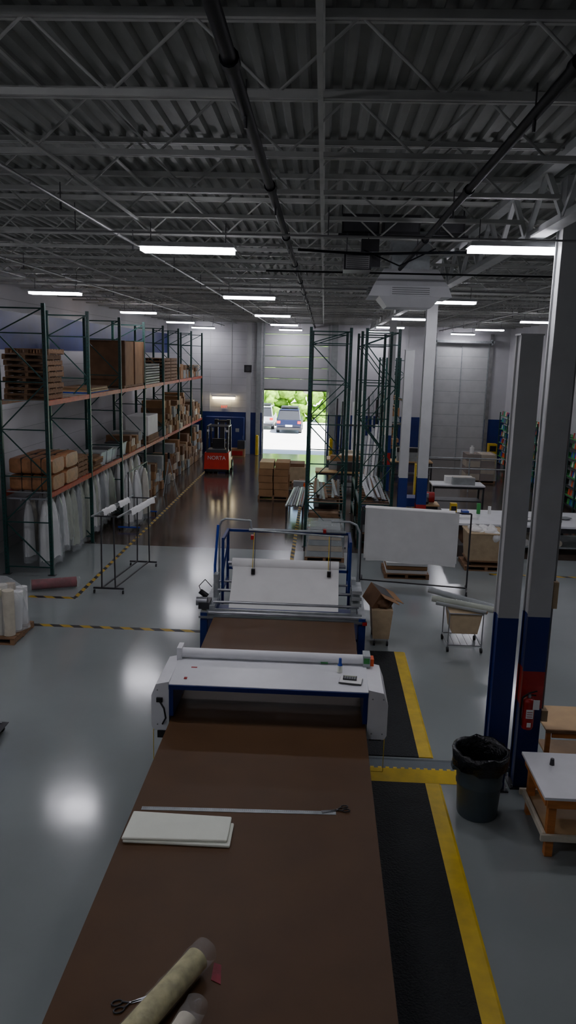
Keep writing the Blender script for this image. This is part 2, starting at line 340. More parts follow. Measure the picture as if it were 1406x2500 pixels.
def roll(p,q,r,m,name,film=True,fm=None,ext=.08):
    g=B(); g.cyl(p,q,r,m,24,capm=m_card2); d=(Vector(q)-Vector(p)).normalized()
    g.cyl(Vector(q)-d*.01,Vector(q)+d*.012,r*.45,m_card,16); 
    if film:
        rings=[];n=20;L=(Vector(q)-Vector(p)).length; x=d.cross(Vector((0,0,1))).normalized();u=x.cross(d)
        K=max(16,int(L*18))
        for j in range(K):
            t=-.03+j/(K-1)*(L+.03+ext); rings.append([Vector(p)+d*t+(x*math.cos(2*math.pi*i/n)+u*math.sin(2*math.pi*i/n))*(r+.004+random.uniform(0,.011)) for i in range(n)])
        g.loft(rings,fm or m_plast,cap=False)
    return g.done(name)
roll((-1.30,4.2,TZ+.11),(-.82,5.18,TZ+.11),.093,m_ftan,'wrapped_fabric_roll',fm=m_plast2,ext=.12)
roll((-1.04,3.9,TZ+.10),(-.80,4.62,TZ+.10),.078,m_fcream,'wrapped_fabric_roll',fm=m_plast2,ext=.16)
g=B(); g.hexa([(-.70,5.10,TZ+.002),(-.62,5.06,TZ+.002),(-.64,5.25,TZ+.002),(-.70,5.27,TZ+.002),(-.70,5.10,TZ+.006),(-.62,5.06,TZ+.006),(-.64,5.25,TZ+.006),(-.70,5.27,TZ+.006)],m_fred); g.done('paper_tag')
# ---------------- spreader machine
g=B()
for x in (-2.1,.78):
    g.box(x,x+.14,13.5,15.3,.12,.82,m_blue); g.box(x+.01,x+.13,13.46,13.499,.2,.95,m_blue)
    for y in (13.7,15.1): g.cyl((x+.02,y,.08),(x+.12,y,.08),.08,m_dk,14)
    g.box(x,x+.14,13.5,15.3,.821,.95,m_galv)
for x in (-1.78,.62):
    for y in (14.2,15.0): g.box(x-.025,x+.025,y-.025,y+.025,.9,2.2,m_blue)
    g.bar((x,14.2,2.17),(x,15,2.17),.05,.05,m_blue); g.bar((x,14.2,1.5),(x,15,1.9),.03,.03,m_blue); g.bar((x,14.2,1.2),(x,15,1.2),.04,.04,m_blue)
g.box(-1.98,.8,13.5,15.2,.5,.55,m_blue)
g.bar((-1.78,15,2.17),(.62,15,2.17),.05,.05,m_blue); g.bar((-1.78,15,1.4),(.62,15,1.4),.05,.05,m_blue)
g.cyl((-1.95,13.52,.95),(.85,13.52,.95),.035,m_steel,12); g.box(-2.12,.94,13.44,13.6,.86,.9,m_steel)
g.cyl((-1.9,13.75,1.08),(.8,13.75,1.08),.028,m_steel,12); g.cyl((-1.85,14.05,1.22),(.75,14.05,1.22),.028,m_steel,12)
g.cyl((-1.85,14.2,1.35),(.75,14.2,1.35),.02,m_steel,12); g.box(-2.0,.85,13.62,13.68,.92,.98,m_galv)
g.cyl((-1.7,14.4,1.66),(.55,14.4,1.66),.035,m_steel,14); g.cyl((-1.62,14.4,1.66),(.42,14.4,1.66),.1,m_fab,28)
pf=[(14.33,1.73),(14.31,1.62),(14.2,1.42),(14.0,1.26),(13.78,1.12),(13.68,1.0)]
g.loft([[(-1.6,y,z) for y,z in pf],[(.42,y,z) for y,z in pf]],m_fab,cap=False,closed=False)
g.tube([(-1.9,14.6,.9),(-1.9,14.6,2.35),(-1.86,14.6,2.44),(-1.78,14.6,2.48),(-1.3,14.6,2.46),(-1.28,14.6,2.3)],.02,m_galv)
g.tube([(.8,14.6,.9),(.8,14.6,2.3),(.74,14.6,2.44),(.6,14.6,2.5),(.25,14.6,2.5)],.02,m_galv)
g.tube([(-1.32,14.5,2.3),(.5,14.5,2.22)],.018,m_galv); g.tube([(-1.35,14.9,2.22),(.55,14.9,2.22)],.025,m_galv)
for x in (-1.22,.22):
    g.tube([(x,14.5,2.25),(x,14.25,1.62)],.006,m_yel,6); g.tube([(x+.03,14.5,2.25),(x+.03,14.25,1.62)],.006,m_dsteel,6); g.box(x-.02,x+.05,14.2,14.27,1.5,1.6,m_blk)
g.box(-1.28,-1.22,14.45,14.55,2.12,2.2,m_red); g.box(.1,.16,14.85,14.95,2.2,2.27,m_red)
g.tube([(-1.93,14.3,.95),(-1.95,14.35,1.6),(-1.9,14.4,2.4)],.025,m_bplas)
g.box(-2.15,-1.95,13.6,13.95,.98,1.1,m_dsteel); g.cyl((-2.2,13.7,1.1),(-2.0,13.7,1.1),.08,m_steel,14); g.cyl((-2.16,13.85,1.25),(-2.02,13.85,1.15),.05,m_blk,10)
g.tube([(-2.1,13.9,1.1),(-2.2,14.0,1.3),(-2.1,14.1,1.4),(-2.0,14.3,1.2)],.008,m_blk,6)
for z in (1.1,1.22,1.34): g.box(.66,.84,13.7,14.3,z,z+.06,m_galv)
for x in (-1.9,.7):
    g.box(x-.05,x+.05,13.6,14.4,.96,1.05,m_galv); g.box(x-.04,x+.04,14.1,14.3,1.05,1.5,m_galv)
g.box(.86,.94,13.43,13.49,.84,.9,m_red)
g.done('fabric_spreading_machine')
# ---------------- mats, ramp, tape
for a,b in ((2.0,9.6),(10.3,14.35)):
    g=B()
    if a<5: g.box(.8,1.55,a,b,0,.015,m_mat)
    else: g.box(.8,1.55,a,13.4,0,.015,m_mat); g.box(.96,1.55,13.4,b,0,.015,m_mat)
    g.frus((1.55,1.76,a,b),(1.55,1.73,a,b),0,.014,m_yel); g.done('anti_fatigue_mat')
g=B(); g.frus((.8,2.25,9.66,10.26),(.8,2.25,9.86,10.1),0,.06,m_bin); g.hexa([(.8,9.63,0),(2.25,9.63,0),(2.25,9.86,.062),(.8,9.86,.062),(.8,9.62,.004),(2.25,9.62,.004),(2.25,9.858,.068),(.8,9.858,.068)],m_yel)
for i in range(13): g.box(.83+i*.105,.88+i*.105,9.86,9.9,.0605,.067,m_yel)
g.done('cable_ramp')
g=B(); z=.002
def tp(x0,x1,y0,y1): g.box(x0,x1,y0,y1,0,z,m_haz)
tp(-6.3,-2.2,15.0,15.14); tp(-6.6,-5.5,16.84,16.98); tp(-5.58,-5.48,16.98,43); tp(-.76,-.65,18.9,30)
tp(4.6,8.3,20.2,20.34); g.done('hazard_floor_tape')
# ---------------- pallet racks
def frame(g,x0,x1,y,h,m=None,w=.085):
    m=m or m_green
    for x in (x0,x1):
        g.box(x-w/2,x-w/2+.02,y-.04,y+.04,0,h,m); g.box(x+w/2-.02,x+w/2,y-.04,y+.04,0,h,m); g.box(x-w/2+.021,x+w/2-.021,y-.045,y-.03,0,h,m)
        g.box(x-.09,x+.09,y-.07,y+.07,0,.012,m_dsteel)
        zz=.15
        while zz<h-.1 and y<30: g.box(x-.012,x+.012,y-.048,y-.046,zz,zz+.035,m_blk); zz+=.1
    z=.2;i=0
    while z<h-.35:
        g.bar((x0,y,z),(x1,y,z),.025,.03,m)
        zn=min(z+1.15,h-.1)
        if i%2: g.bar((x0,y,z),(x1,y,zn),.025,.03,m)
        else: g.bar((x1,y,z),(x0,y,zn),.025,.03,m)
        z+=1.15;i+=1
    g.bar((x0,y,h-.12),(x1,y,h-.12),.025,.035,m)
RX0,RX1=-7.8,-6.65; RY=[18.65+3.48*i for i in range(8)]
g=B()
for y in RY: frame(g,RX0,RX1,y,6.65)
L1,L2=2.1,4.36
for a,b in zip(RY,RY[1:]):
    for z in (L1,L2):
        for x in (RX0,RX1): g.box(x-.03,x+.03,a+.045,b-.045,z-.12,z,m_orange)
        for k in range(9):
            yy=a+.15+k*(b-a-.3)/8; g.box(RX0+.031,RX1-.031,yy-.05,yy+.05,z-.02,z,m_wood if k%2 else m_galv)
g.bar((RX1-.25,18.7,1.9),(RX1-.25,33,1.9),.035,.035,m_steel)
g.bar((RX1-.75,18.7,1.9),(RX1-.75,33,1.9),.035,.035,m_steel)
for y in RY[:5]:
    g.bar((RX0,y+.1,1.93),(RX1,y+.1,1.93),.035,.04,m_steel)
g.done('pallet_rack')
def pallet(g,x0,x1,y0,y1,z,m=m_wood,h=.13):
    for i in range(6):
        w=(y1-y0)/6; g.box(x0,x1,y0+i*w+.012,y0+(i+1)*w-.012,z+h-.022,z+h,m)
    for x in (x0,(x0+x1)/2-.04,x1-.08): g.box(x,x+.08,y0,y1,z+.021,z+h-.023,m)
    for y in (y0,(y0+y1)/2-.05,y1-.1): g.box(x0,x1,y,y+.1,z,z+.02,m)
def cbox(g,x0,x1,y0,y1,z0,z1,m=m_card):
    g.box(x0,x1,y0,y1,z0,z1,m); cy=(y0+y1)/2; g.box(x0+.01,x1-.01,cy-.03,cy+.03,z1,z1+.0015,m_canvas)
    g.box(x1,x1+.002,cy-.03,cy+.03,z1-.12,z1,m_canvas)
g=B()
for i in range(9): 
    o=random.uniform(-.04,.04); pallet(g,-7.75+o,-6.68+o,18.85+o,20.0+o,L2+i*.138)
g.done('pallet_stack')
g=B()
for i in range(5): g.box(-7.6,-6.7,22.4+.05*i,24.4-.05*i,L2+i*.035+.001,L2+.03+i*.035,m_ply if i%2 else m_bplas if i==0 else m_wood)
g.done('board_stack')
g=B(); g.box(-7.82,-6.62,26.05,28.85,L2+.1,L2+1.55,m_card)
for y in (26.04,27.4,28.76): g.box(-7.85,-6.59,y,y+.1,L2+.101,L2+1.57,m_card2)
for z in (L2+.12,L2+1.46): g.box(-7.84,-6.6,26.02,26.04,z,z+.1,m_card2)
pallet(g,-7.82,-6.62,26.05,28.85,L2,h=.1); g.done('wooden_crate')
g=B(); 
for i in range(8): g.box(-7.7,-6.68,29.5,32.0,L2+.002+i*.1,L2+.07+i*.1,m_dsteel if i%2 else m_pgrey)
g.done('metal_panel_stack')
g=B()
for i in range(7): pallet(g,-7.7,-6.65,32.9,34.2,L2+i*.14); pallet(g,-7.7,-6.65,34.3,35.7,L2+i*.14)
g.done('pallet_stack')
def boxes(xr,yr,z,hmax,n,name='cardboard_boxes',ms=None,seed=0):
    R=random.Random(seed); g=B(); ms=ms or [m_card,m_card2,m_card,m_card2,m_fgrey,m_fcream]; y=yr[0]
    while y<yr[1]-.2:
        w=min(R.uniform(.3,.65),yr[1]-y); zz=z; H=R.uniform(.4,1)*hmax
        d=R.uniform(.5,.95)
        while zz<z+H-.08:
            h=R.uniform(.16,.42); h=min(h,z+hmax-zz); x1=xr[1]-R.uniform(0,.12); cbox(g,x1-(xr[1]-xr[0])*d,x1,y,y+w-.02,zz+.002,zz+h,R.choice(ms)); zz+=h
        y+=w+R.uniform(0,.08)
    g.done(name)
boxes((-7.7,-6.65),(36.3,39),L2,.7,0,seed=2); boxes((-7.7,-6.65),(39.6,42.8),L2,.6,0,seed=3)
for k in range(2):
    g=B(); z=L1+.002+k*.42
    for j,(ya,yb) in enumerate(((18.8,19.75),(19.8,20.9))):
        n=14; rings=[]
        for t in range(13):
            x=-7.72+t/12*1.1; e=.9 if t in (0,12) else 1
            ring=[]
            for i in range(n*2):
                a=2*math.pi*i/(n*2); c,s_=math.cos(a),math.sin(a); p=.35
                ring.append((x,(ya+yb)/2+(yb-ya)/2*e*math.copysign(abs(c)**p,c)+random.uniform(-.01,.01),z+.2+.2*e*math.copysign(abs(s_)**p,s_)+random.uniform(0,.012)))
            rings.append(ring)
        g.loft(rings,m_kraft)
        for x in (-7.4,-7.15,-6.9): g.box(x,x+.015,ya-.012,yb+.012,z,z+.418,m_blk)
    g.done('kraft_wrapped_bundle')
g=B(); 
for i in range(4): pallet(g,-7.7,-6.68,21.05,21.95,L1+.002+i*.14)
g.done('pallet_stack')
def tote(g,x0,x1,y0,y1,z,h,lid=m_fgrey):
    g.frus((x0+.04,x1-.04,y0+.04,y1-.04),(x0,x1,y0,y1),z,z+h,m_clear); g.box(x0-.02,x1+.02,y0-.02,y1+.02,z+h,z+h+.03,lid)
g=B(); tote(g,-7.3,-6.7,23.4,24.0,L1+.01,.4); tote(g,-7.3,-6.7,24.1,24.7,L1+.01,.4,m_blk); tote(g,-7.3,-6.72,24.8,25.4,L1+.01,.35); tote(g,-7.3,-6.72,26,26.6,L1+.01,.4,m_blk); g.done('storage_totes')
g=B()
for i in range(7): g.box(-7.7+random.uniform(0,.1),-6.6+random.uniform(-.1,.05),22.3+random.uniform(0,.1),23.2,L1+.005+i*.06,L1+.05+i*.06,random.choice([m_card,m_card2,m_wood]))
g.done('flattened_cardboard')
boxes((-7.7,-6.65),(26.8,28.8),L1,.6,0,seed=14)
g=B(); g.box(-7.6,-6.62,29.6,31.6,L1+.01,L1+.1,m_wood); g.box(-7.55,-6.66,29.7,31.5,L1+.3,L1+1.05,m_fab); g.box(-7.6,-6.64,29.65,31.55,L1+.101,L1+.299,m_card2); g.done('wrapped_pallet_load',bevel=.02)
boxes((-7.7,-6.6),(32.8,36),L1,1.5,0,seed=5); boxes((-7.7,-6.6),(36.3,42.8),L1,1.6,0,seed=6)
boxes((-7.7,-6.5),(29.3,32.4),0.01,1.4,0,seed=8,ms=[m_card,m_card2,m_clear,m_fgrey]); boxes((-7.7,-6.5),(32.8,36),0.01,1.7,0,seed=9); boxes((-7.7,-6.5),(36.3,42.8),0.01,1.8,0,seed=10)
# hanging garment bags
def bag(g,cx,cy,z0,z1,w,m,R):
    n=22; rings=[]; ph=R.uniform(0,6); K=10
    for j in range(K+1):
        t=j/K; z=z1-(z1-z0)*t; sc=.05+(w-.05)*min(1,t*3.2)**.6*(.85+.25*t)
        ring=[]
        for i in range(n):
            a=2*math.pi*i/n; f=1+.16*math.sin(5*a+ph+.8*t)*min(1,t*2)+.08*math.sin(9*a+ph*2)+R.uniform(-.03,.03)
            ring.append((cx+sc*.55*f*math.cos(a)+.05*t*math.sin(ph),cy+sc*f*math.sin(a),z+(R.uniform(-.05,.02) if j==K else 0)))
        rings.append(ring)
    g.loft(rings,m)
    ring2=[[( cx+(p[0]-cx)*1.2+R.uniform(-.018,.018),cy+(p[1]-cy)*1.2+R.uniform(-.018,.018),p[2]-.16*(jj/K)) for p in r] for jj,r in enumerate(rings)]
    g.loft(ring2,m_plast,cap=False)
    g.tube([(cx,cy,z1-.02),(cx,cy,z1+.05),(cx+.02,cy,z1+.08)],.005,m_steel,6)
R=random.Random(3)
for bi,(a,b) in enumerate(((18.85,21.9),(22.3,25.4),(25.8,28.8))):
    g=B(); y=a+.2
    while y<b:
        for xx in (RX1-.25,RX1-.75):
            bag(g,xx+R.uniform(-.05,.05),y+R.uniform(-.06,.06),R.uniform(.2,.5),1.82,R.uniform(.16,.24),R.choice([m_fab,m_fab,m_fcream,m_fgreen,m_fgrey,m_fab]),R)
        y+=R.uniform(.3,.46)
    g.done('hanging_garment_bags')
g=B(); 
for (x,y) in ((-6.1,24.2),(-5.95,24.7),(-6.05,25.2),(-5.9,25.7),(-6.1,26.2)): bag(g,x,y,.25,1.75,.22,R.choice([m_fab,m_fcream,m_fgreen]),R)
g.bar((-6,23.9,1.86),(-6,26.5,1.86),.03,.03,m_dsteel)
for y in (23.9,26.5):
    g.bar((-6,y,.1),(-6,y,1.87),.035,.035,m_dsteel); g.bar((-6.35,y,.11),(-5.65,y,.11),.05,.04,m_bplas)
    for x in (-6.3,-5.7): g.cyl((x-.02,y,.045),(x+.02,y,.045),.045,m_dk,10)
g.bar((-6,23.9,.12),(-6,26.5,.12),.035,.035,m_dsteel)
g.done('garment_rack')
# rolling garment rack
g=B(); A=Vector((-4.86,17.35,0)); Bp=Vector((-4.6,19.8,0))
for P in (A,Bp):
    for s in (-.16,.16): g.bar(P+Vector((s,0,.14)),P+Vector((s*.9,0,1.85)),.03,.03,m_dsteel)
    g.bar(P+Vector((-.36,0,.13)),P+Vector((.36,0,.13)),.04,.04,m_dsteel)
    for s in (-.34,.34):
        g.cyl(P+Vector((s-.015,0,.045)),P+Vector((s+.015,0,.045)),.045,m_dk,12); g.bar(P+Vector((s,0,.05)),P+Vector((s,0,.13)),.02,.02,m_steel)
    g.bar(P+Vector((-.3,0,1.85)),P+Vector((.3,0,1.85)),.03,.03,m_dsteel)
dB=(Bp-A).normalized()
for s in (-.3,0.3): g.bar(A+Vector((s*.5,0,.14)),Bp+Vector((s*.5,0,.14)),.03,.03,m_dsteel); g.bar(A-dB*.15+Vector((s,0,1.87)),Bp+dB*.15+Vector((s,0,1.87)),.04,.03,m_galv)
R=random.Random(6)
for s,t0,t1 in ((-.3,.18,.5),(.3,.25,.95),(-.3,.6,.9)):
    N=14; rows=[]
    for (ox,oz) in ((-.06,-.13),(-.045,0),(0,.035),(.045,0),(.06,-.11)):
        rows.append([A+(Bp-A)*(t0+(t1-t0)*i/N)+Vector((s+ox+R.uniform(-.01,.01),0,1.875+oz+R.uniform(-.02,.01))) for i in range(N+1)])
    g.loft(rows,m_fab,cap=False,closed=False)
g.done('rolling_garment_rack')
# left fabric bundle
g=B(); R=random.Random(5)
pallet(g,-6.8,-5.75,13.9,14.95,0)
for i in range(4):
    for j in range(3):
        x=-6.6+i*.23; y=14.1+j*.33; g.cyl((x,y,.14),(x+R.uniform(-.04,.04),y+R.uniform(-.04,.04),.95+R.uniform(-.1,.1)),.11,R.choice([m_fcream,m_fab,m_canvas]),14)
rings=[]
for j in range(7):
    t=j/6; rings.append([(-6.27+(.56+.06*math.sin(5*a+j)+R.uniform(-.03,.03))*math.cos(a)*(1 if j<5 else .8-.3*(j-5)),14.42+(.5+R.uniform(-.04,.04))*math.sin(a)*(1 if j<5 else .8-.3*(j-5)),.14+t*1.0+R.uniform(-.0,.02)) for a in [2*math.pi*i/26 for i in range(26)]])
g.loft(rings,m_plast); g.done('wrapped_fabric_bundle')
roll((-6.7,17.35,.14),(-5.75,17.75,.14),.12,m_fred,'wrapped_fabric_roll',fm=m_plast2)
g=B(); g.box(-5.7,-4.72,9.6,10.6,.14,.2,m_blue)
for x in (-5.6,-4.6):
    for y in (9.7,10.1,10.5): g.cyl((x,y-.02,.05),(x,y+.02,.05),.05,m_dk,12); g.bar((x,y,.05),(x,y,.15),.03,.03,m_steel)
g.box(-4.78,-4.5,9.65,10.55,.13,.139,m_dsteel); g.done('platform_dolly')
# ---------------- forklift
g=B(); x0,x1,y=-5.5,-4.3,36.3
g.frus((x0,x1,y,y+.9),(x0+.03,x1-.03,y+.05,y+.9),.2,1.0,m_fork); g.box(x0+.08,x1-.08,y+.7,y+2.0,.3,.6,m_fork); g.frus((x0+.1,x1-.1,y+.02,y+.9),(x0+.15,x1-.15,y+.1,y+.85),1.0,1.15,m_blk)
g.box(x0+.1,x1-.1,y-.01,y+.05,.1,.22,m_blk)
for x in (x0+.02,x1-.2):
    for yy in (y+.35,y+1.75): g.cyl((x,yy,.24),(x+.18,yy,.24),.24,m_dk,18); g.cyl((x-.005,yy,.24),(x+.185,yy,.24),.1,m_white,12)
for x in (x0+.12,x1-.12):
    g.bar((x,y+.25,1.0),(x,y+.4,2.2),.1,.1,m_blk); g.bar((x,y+1.7,.6),(x,y+1.45,2.2),.07,.07,m_blk); g.bar((x,y+.35,2.2),(x,y+1.5,2.2),.08,.06,m_blk)
for k in range(6): g.bar((x0+.12,y+.4+k*.21,2.2),(x1-.12,y+.4+k*.21,2.2),.04,.03,m_blk)
for x in (-5.2,-4.6): g.box(x-.09,x+.09,y+2.05,y+2.2,.1,2.4,m_blk); g.box(x-.05,x+.05,y+2.25,y+3.2,.06,.1,m_dsteel)
for z in (.6,1.3,2.25): g.box(-5.11,-4.69,y+2.08,y+2.17,z,z+.12,m_blk)
g.box(-5.02,-4.78,y+2.1,y+2.15,.3,2.3,m_dsteel)
g.box(x0+.3,x1-.3,y+.75,y+1.2,.9,1.0,m_blk); g.box(x0+.3,x1-.3,y+.7,y+.8,1.0,1.6,m_blk); g.tube([(-4.9,y+1.6,.8),(-4.9,y+1.4,1.3)],.03,m_blk)
g.box(x0+.12,x1-.12,y+1.55,y+1.65,.6,1.3,m_blk)
g.cyl((-4.9,y+1.38,1.28),(-4.9,y+1.42,1.31),.16,m_blk,16)
for x in (x0+.15,x1-.15): g.box(x-.05,x+.05,y+.3,y+.34,1.95,2.05,m_white)
fk=g.done('forklift',bevel=.02)
text('NORTA','forklift_lettering',(-4.9,y+.018,.75),.25,m_fab,fk)
g=B(); g.box(-5.74,-5.36,YF-.08,YF-.017,2.5,2.77,m_white); ex=g.done('exit_sign')
text('EXIT','exit_sign_lettering',(-5.55,YF-.086,2.635),.18,m_exit,ex)
g=B(); g.box(-6.2,-4.95,YF-.2,YF-.06,3.06,3.2,m_warm); g.box(-6.25,-4.9,YF-.2,YF-.04,3.201,3.28,m_white); g.done('wall_light')
g=B(); 
for i in range(3): g.box(-6.5+i*.72,-5.8+i*.72,YF-.8,YF-.22,.02,2.1,m_blue); g.box(-6.25+i*.72,-6.05+i*.72,YF-.81,YF-.801,1.3,1.5,m_fgrey); g.box(-5.84+i*.72,-5.82+i*.72,YF-.83,YF-.801,.9,1.1,m_steel)
g.box(-6.5,-4.36,YF-.8,YF-.22,0,.019,m_blk); g.done('storage_cabinet')
g=B(); g.box(-4.4,-4.0,YF-.55,YF-.3,4.6,5.0,m_blk); g.box(-4.3,-4.1,YF-.3,YF-.21,4.7,4.9,m_blk); g.cyl((-4.2,YF-.56,4.8),(-4.2,YF-.55,4.8),.13,m_dsteel,16); g.done('wall_speaker')
def bollard(x,y,h=1.1,r=.1):
    g=B(); g.cyl((x,y,0),(x,y,h-.05),r,m_yel,16); g.ball((x,y,h-.05),r,r,.06,m_yel,16); g.cyl((x,y,0),(x,y,.02),r*1.5,m_dsteel,16); g.done('yellow_bollard')
bollard(-3.6,43.6,1.15,.09); bollard(.55,43.6)
g=B(); g.box(9.2,9.65,43.0,43.5,0,1.1,m_yel); g.box(9.25,9.6,42.98,42.999,.7,1.0,m_blk); g.done('yellow_guard_post',bevel=.03)
g=B(); g.box(3.8,4.2,31,31.4,0,1.45,m_yel); g.box(3.85,4.15,30.98,30.999,1.0,1.35,m_dsteel); g.box(3.9,4.1,31.1,31.3,1.45,1.7,m_blk); g.cyl((4,31.2,1.7),(4,31.2,1.76),.14,m_yel,14); g.done('floor_drill_press',bevel=.02)
# box stack
g=B(); pallet(g,-2.42,-1.22,30.1,31.3,0)
for k in range(5):
    for i in range(2):
        for j in range(2): o=random.uniform(-.03,.03); cbox(g,-2.38+i*.6+o,-1.83+i*.6+o,30.14+j*.57,30.68+j*.57,.135+k*.27,.135+k*.27+.255,m_card if (i+k)%2 else m_ply if k==4 else m_card)
g.done('cardboard_box_stack')
g=B(); pallet(g,-1.9,-.55,34,35.3,0); g.box(-1.85,-.6,34.05,35.25,.131,.75,m_canvas); g.box(-1.75,-.7,34.15,35.15,.751,.9,m_card2); g.done('gaylord_box')
boxes((-1.15,-.45),(31.0,33.2),.01,.6,0,seed=21)
g=B()
for i in range(7): g.bar((-1.1+i*.09,25.5,.65+.02*(i%2)),(-.95+i*.07,29.2,.65+.02*(i%3)),.06,.05,random.choice([m_galv,m_fgrey,m_dsteel,m_fgrey]))
for y in (26,29): g.bar((-1.15,y,.58),(-.5,y,.58),.06,.05,m_dsteel); g.bar((-1.1,y,0),(-1.1,y,.6),.05,.05,m_dsteel); g.bar((-.55,y,0),(-.55,y,.6),.05,.05,m_dsteel)
g.done('profile_trestle')
def crack(x0,x1,ys,h,levels,name='pallet_rack'):
    g=B()
    for y in ys: frame(g,x0,x1,y,h)
    for a,b in zip(ys,ys[1:]):
        for z in levels:
            for x in (x0,x1): g.box(x-.03,x+.03,a+.045,b-.045,z-.1,z,m_green)
            for k in range(7):
                yy=a+.15+k*(b-a-.3)/6; g.box(x0+.031,x1-.031,yy-.06,yy+.06,z-.02,z,m_wood)
    g.done(name)
crack(-.38,.75,[22.6,26.2],6.4,[.45,1.35]); crack(1.2,2.12,[22.6,25.3,28.0],6.4,[.45,1.35])
boxes((-.3,.66),(22.8,26),.46,.7,0,seed=31,ms=[m_fgrey,m_card2,m_dsteel,m_wood],name='shelf_boxes')
boxes((1.27,2.05),(22.8,25.1),.46,.75,0,seed=33,ms=[m_card2,m_fgrey,m_dsteel,m_bplas],name='shelf_boxes'); boxes((1.27,2.05),(25.5,27.8),.46,.7,0,seed=34,name='shelf_boxes')
g=B(); R=random.Random(9)
for i in range(14):
    x=R.uniform(-.25,.6); g.bar((x,22.9+R.uniform(0,.5),1.37+i*.012),(x+R.uniform(-.1,.1),26.1,1.38+i*.012),.08,.015,R.choice([m_galv,m_dsteel,m_fgrey,m_wood]))
for i in range(12):
    x=R.uniform(1.3,2.0); g.bar((x,22.9+R.uniform(0,.5),1.37+i*.012),(x+R.uniform(-.1,.1),27.5,1.38+i*.012),.08,.015,R.choice([m_galv,m_dsteel,m_fgrey,m_wood]))
g.done('metal_profiles')
g=B(); pallet(g,-.35,.75,20.9,22.1,0); 
for k in range(5): g.box(-.3+.02*k,.7-.02*k,20.95,22.05,.14+k*.16,.28+k*.16,m_canvas if k%2 else m_fgrey)
g.frus((-.34,.74,20.9,22.1),(-.32,.72,20.93,22.08),.14,1.0,m_plast); g.done('shrink_wrapped_pallet')
def cone(x,y,z=0):
    g=B(); g.box(x-.17,x+.17,y-.17,y+.17,z,z+.03,m_orp); g.cyl((x,y,z+.03),(x,y,z+.7),.12,m_orp,16,r2=.025); g.cyl((x,y,z+.35),(x,y,z+.45),.079,m_fab,16,r2=.063); g.done('traffic_cone')
cone(-.6,30.2); cone(4.6,26.6)
def bench(x0,x1,y0,y1,z,top,leg,name='work_bench'):
    g=B(); g.box(x0,x1,y0,y1,z-.05,z,top)
    for x in (x0+.06,x1-.06):
        for y in (y0+.06,y1-.06): g.box(x-.035,x+.035,y-.035,y+.035,0,z-.051,leg)
    g.box(x0+.1,x1-.1,y0+.1,y1-.1,.25,.29,leg); g.box(x0+.1,x1-.1,y0+.04,y0+.07,z-.14,z-.051,leg); g.box(x0+.1,x1-.1,y1-.07,y1-.04,z-.14,z-.051,leg); g.done(name)
bench(-.2,1.9,32,33.2,.9,m_ply,m_dsteel); bench(0.3,2.0,36,37.2,.9,m_ply,m_dsteel); bench(4.3,6.3,29.5,30.5,.9,m_white,m_dsteel); bench(3.2,5.2,36,37,.9,m_ply,m_dsteel)
bs=dict(name='bench_supplies')
boxes((0,1.8),(32.2,33),.9,.6,0,seed=41,ms=[m_fgrey,m_card,m_dsteel,m_fab],**bs); boxes((.4,1.9),(36.1,37),.9,.5,0,seed=42,**bs); boxes((4.5,6.0),(29.6,30.4),.9,.4,0,seed=43,ms=[m_fgrey,m_dsteel,m_red,m_fab],**bs); boxes((3.4,5.0),(36.1,36.9),.9,.7,0,seed=44,ms=[m_fgrey,m_dsteel,m_fab],**bs)
g=B()
for i in range(9): g.cyl((1.0+i*.22,41.5,.05),(1.1+i*.2,42.6,3.2+.3*(i%3)),.05,random.choice([m_galv,m_dsteel,m_fab]),8)
g.bar((.8,42,2.0),(2.9,42,2.0),.08,.08,m_dsteel)
for x in (.8,2.9): g.bar((x,42,0),(x,42,3.4),.09,.09,m_dsteel); g.bar((x,41.4,.04),(x,42.8,.04),.09,.08,m_dsteel)
g.done('tube_storage_rack')
crack(3.05,3.95,[38.5,41.0,43.3],5.6,[1.2,2.4,3.6])
boxes((3.1,3.85),(38.7,43.1),2.4,.8,0,seed=51,ms=[m_fgrey,m_dsteel,m_galv,m_card],name='shelf_boxes'); boxes((3.1,3.85),(38.7,43.1),1.2,.9,0,seed=52,ms=[m_fgrey,m_dsteel,m_galv,m_card],name='shelf_boxes')
g=B()
for i in range(5): g.bar((1.55+i*.13,29.8,.05),(1.75+i*.13,30.4,2.6+.15*i),.1,.03,m_fab if i%2 else m_galv)
g.bar((1.4,30.4,1.6),(2.5,30.4,1.6),.05,.05,m_dsteel)
for x in (1.4,2.5): g.bar((x,30.4,0),(x,30.4,2.7),.06,.06,m_dsteel); g.bar((x,29.7,.03),(x,30.8,.03),.06,.06,m_dsteel)
g.done('panel_rack')
# sheet rack right
g=B(); A=Vector((1.08,18.9,0)); Bp=Vector((3.66,18.45,0)); dd=(Bp-A).normalized(); nn=Vector((-dd.y,dd.x,0)); HZ=1.98
for P in (A,Bp):
    g.bar(P+Vector((0,0,.12)),P+Vector((0,0,HZ)),.035,.035,m_dsteel); g.bar(P-nn*.4+Vector((0,0,.12)),P+nn*.4+Vector((0,0,.12)),.04,.04,m_dsteel)
    for s in (-.38,.38): g.cyl(P+nn*s+Vector((-.02,0,.05)),P+nn*s+Vector((.02,0,.05)),.05,m_dk,12); g.bar(P+nn*s+Vector((0,0,.05)),P+nn*s+Vector((0,0,.13)),.02,.02,m_steel)
g.bar(A+Vector((0,0,HZ)),Bp+Vector((0,0,HZ)),.035,.035,m_dsteel); g.bar(A+Vector((0,0,.13)),Bp+Vector((0,0,.13)),.03,.03,m_dsteel)
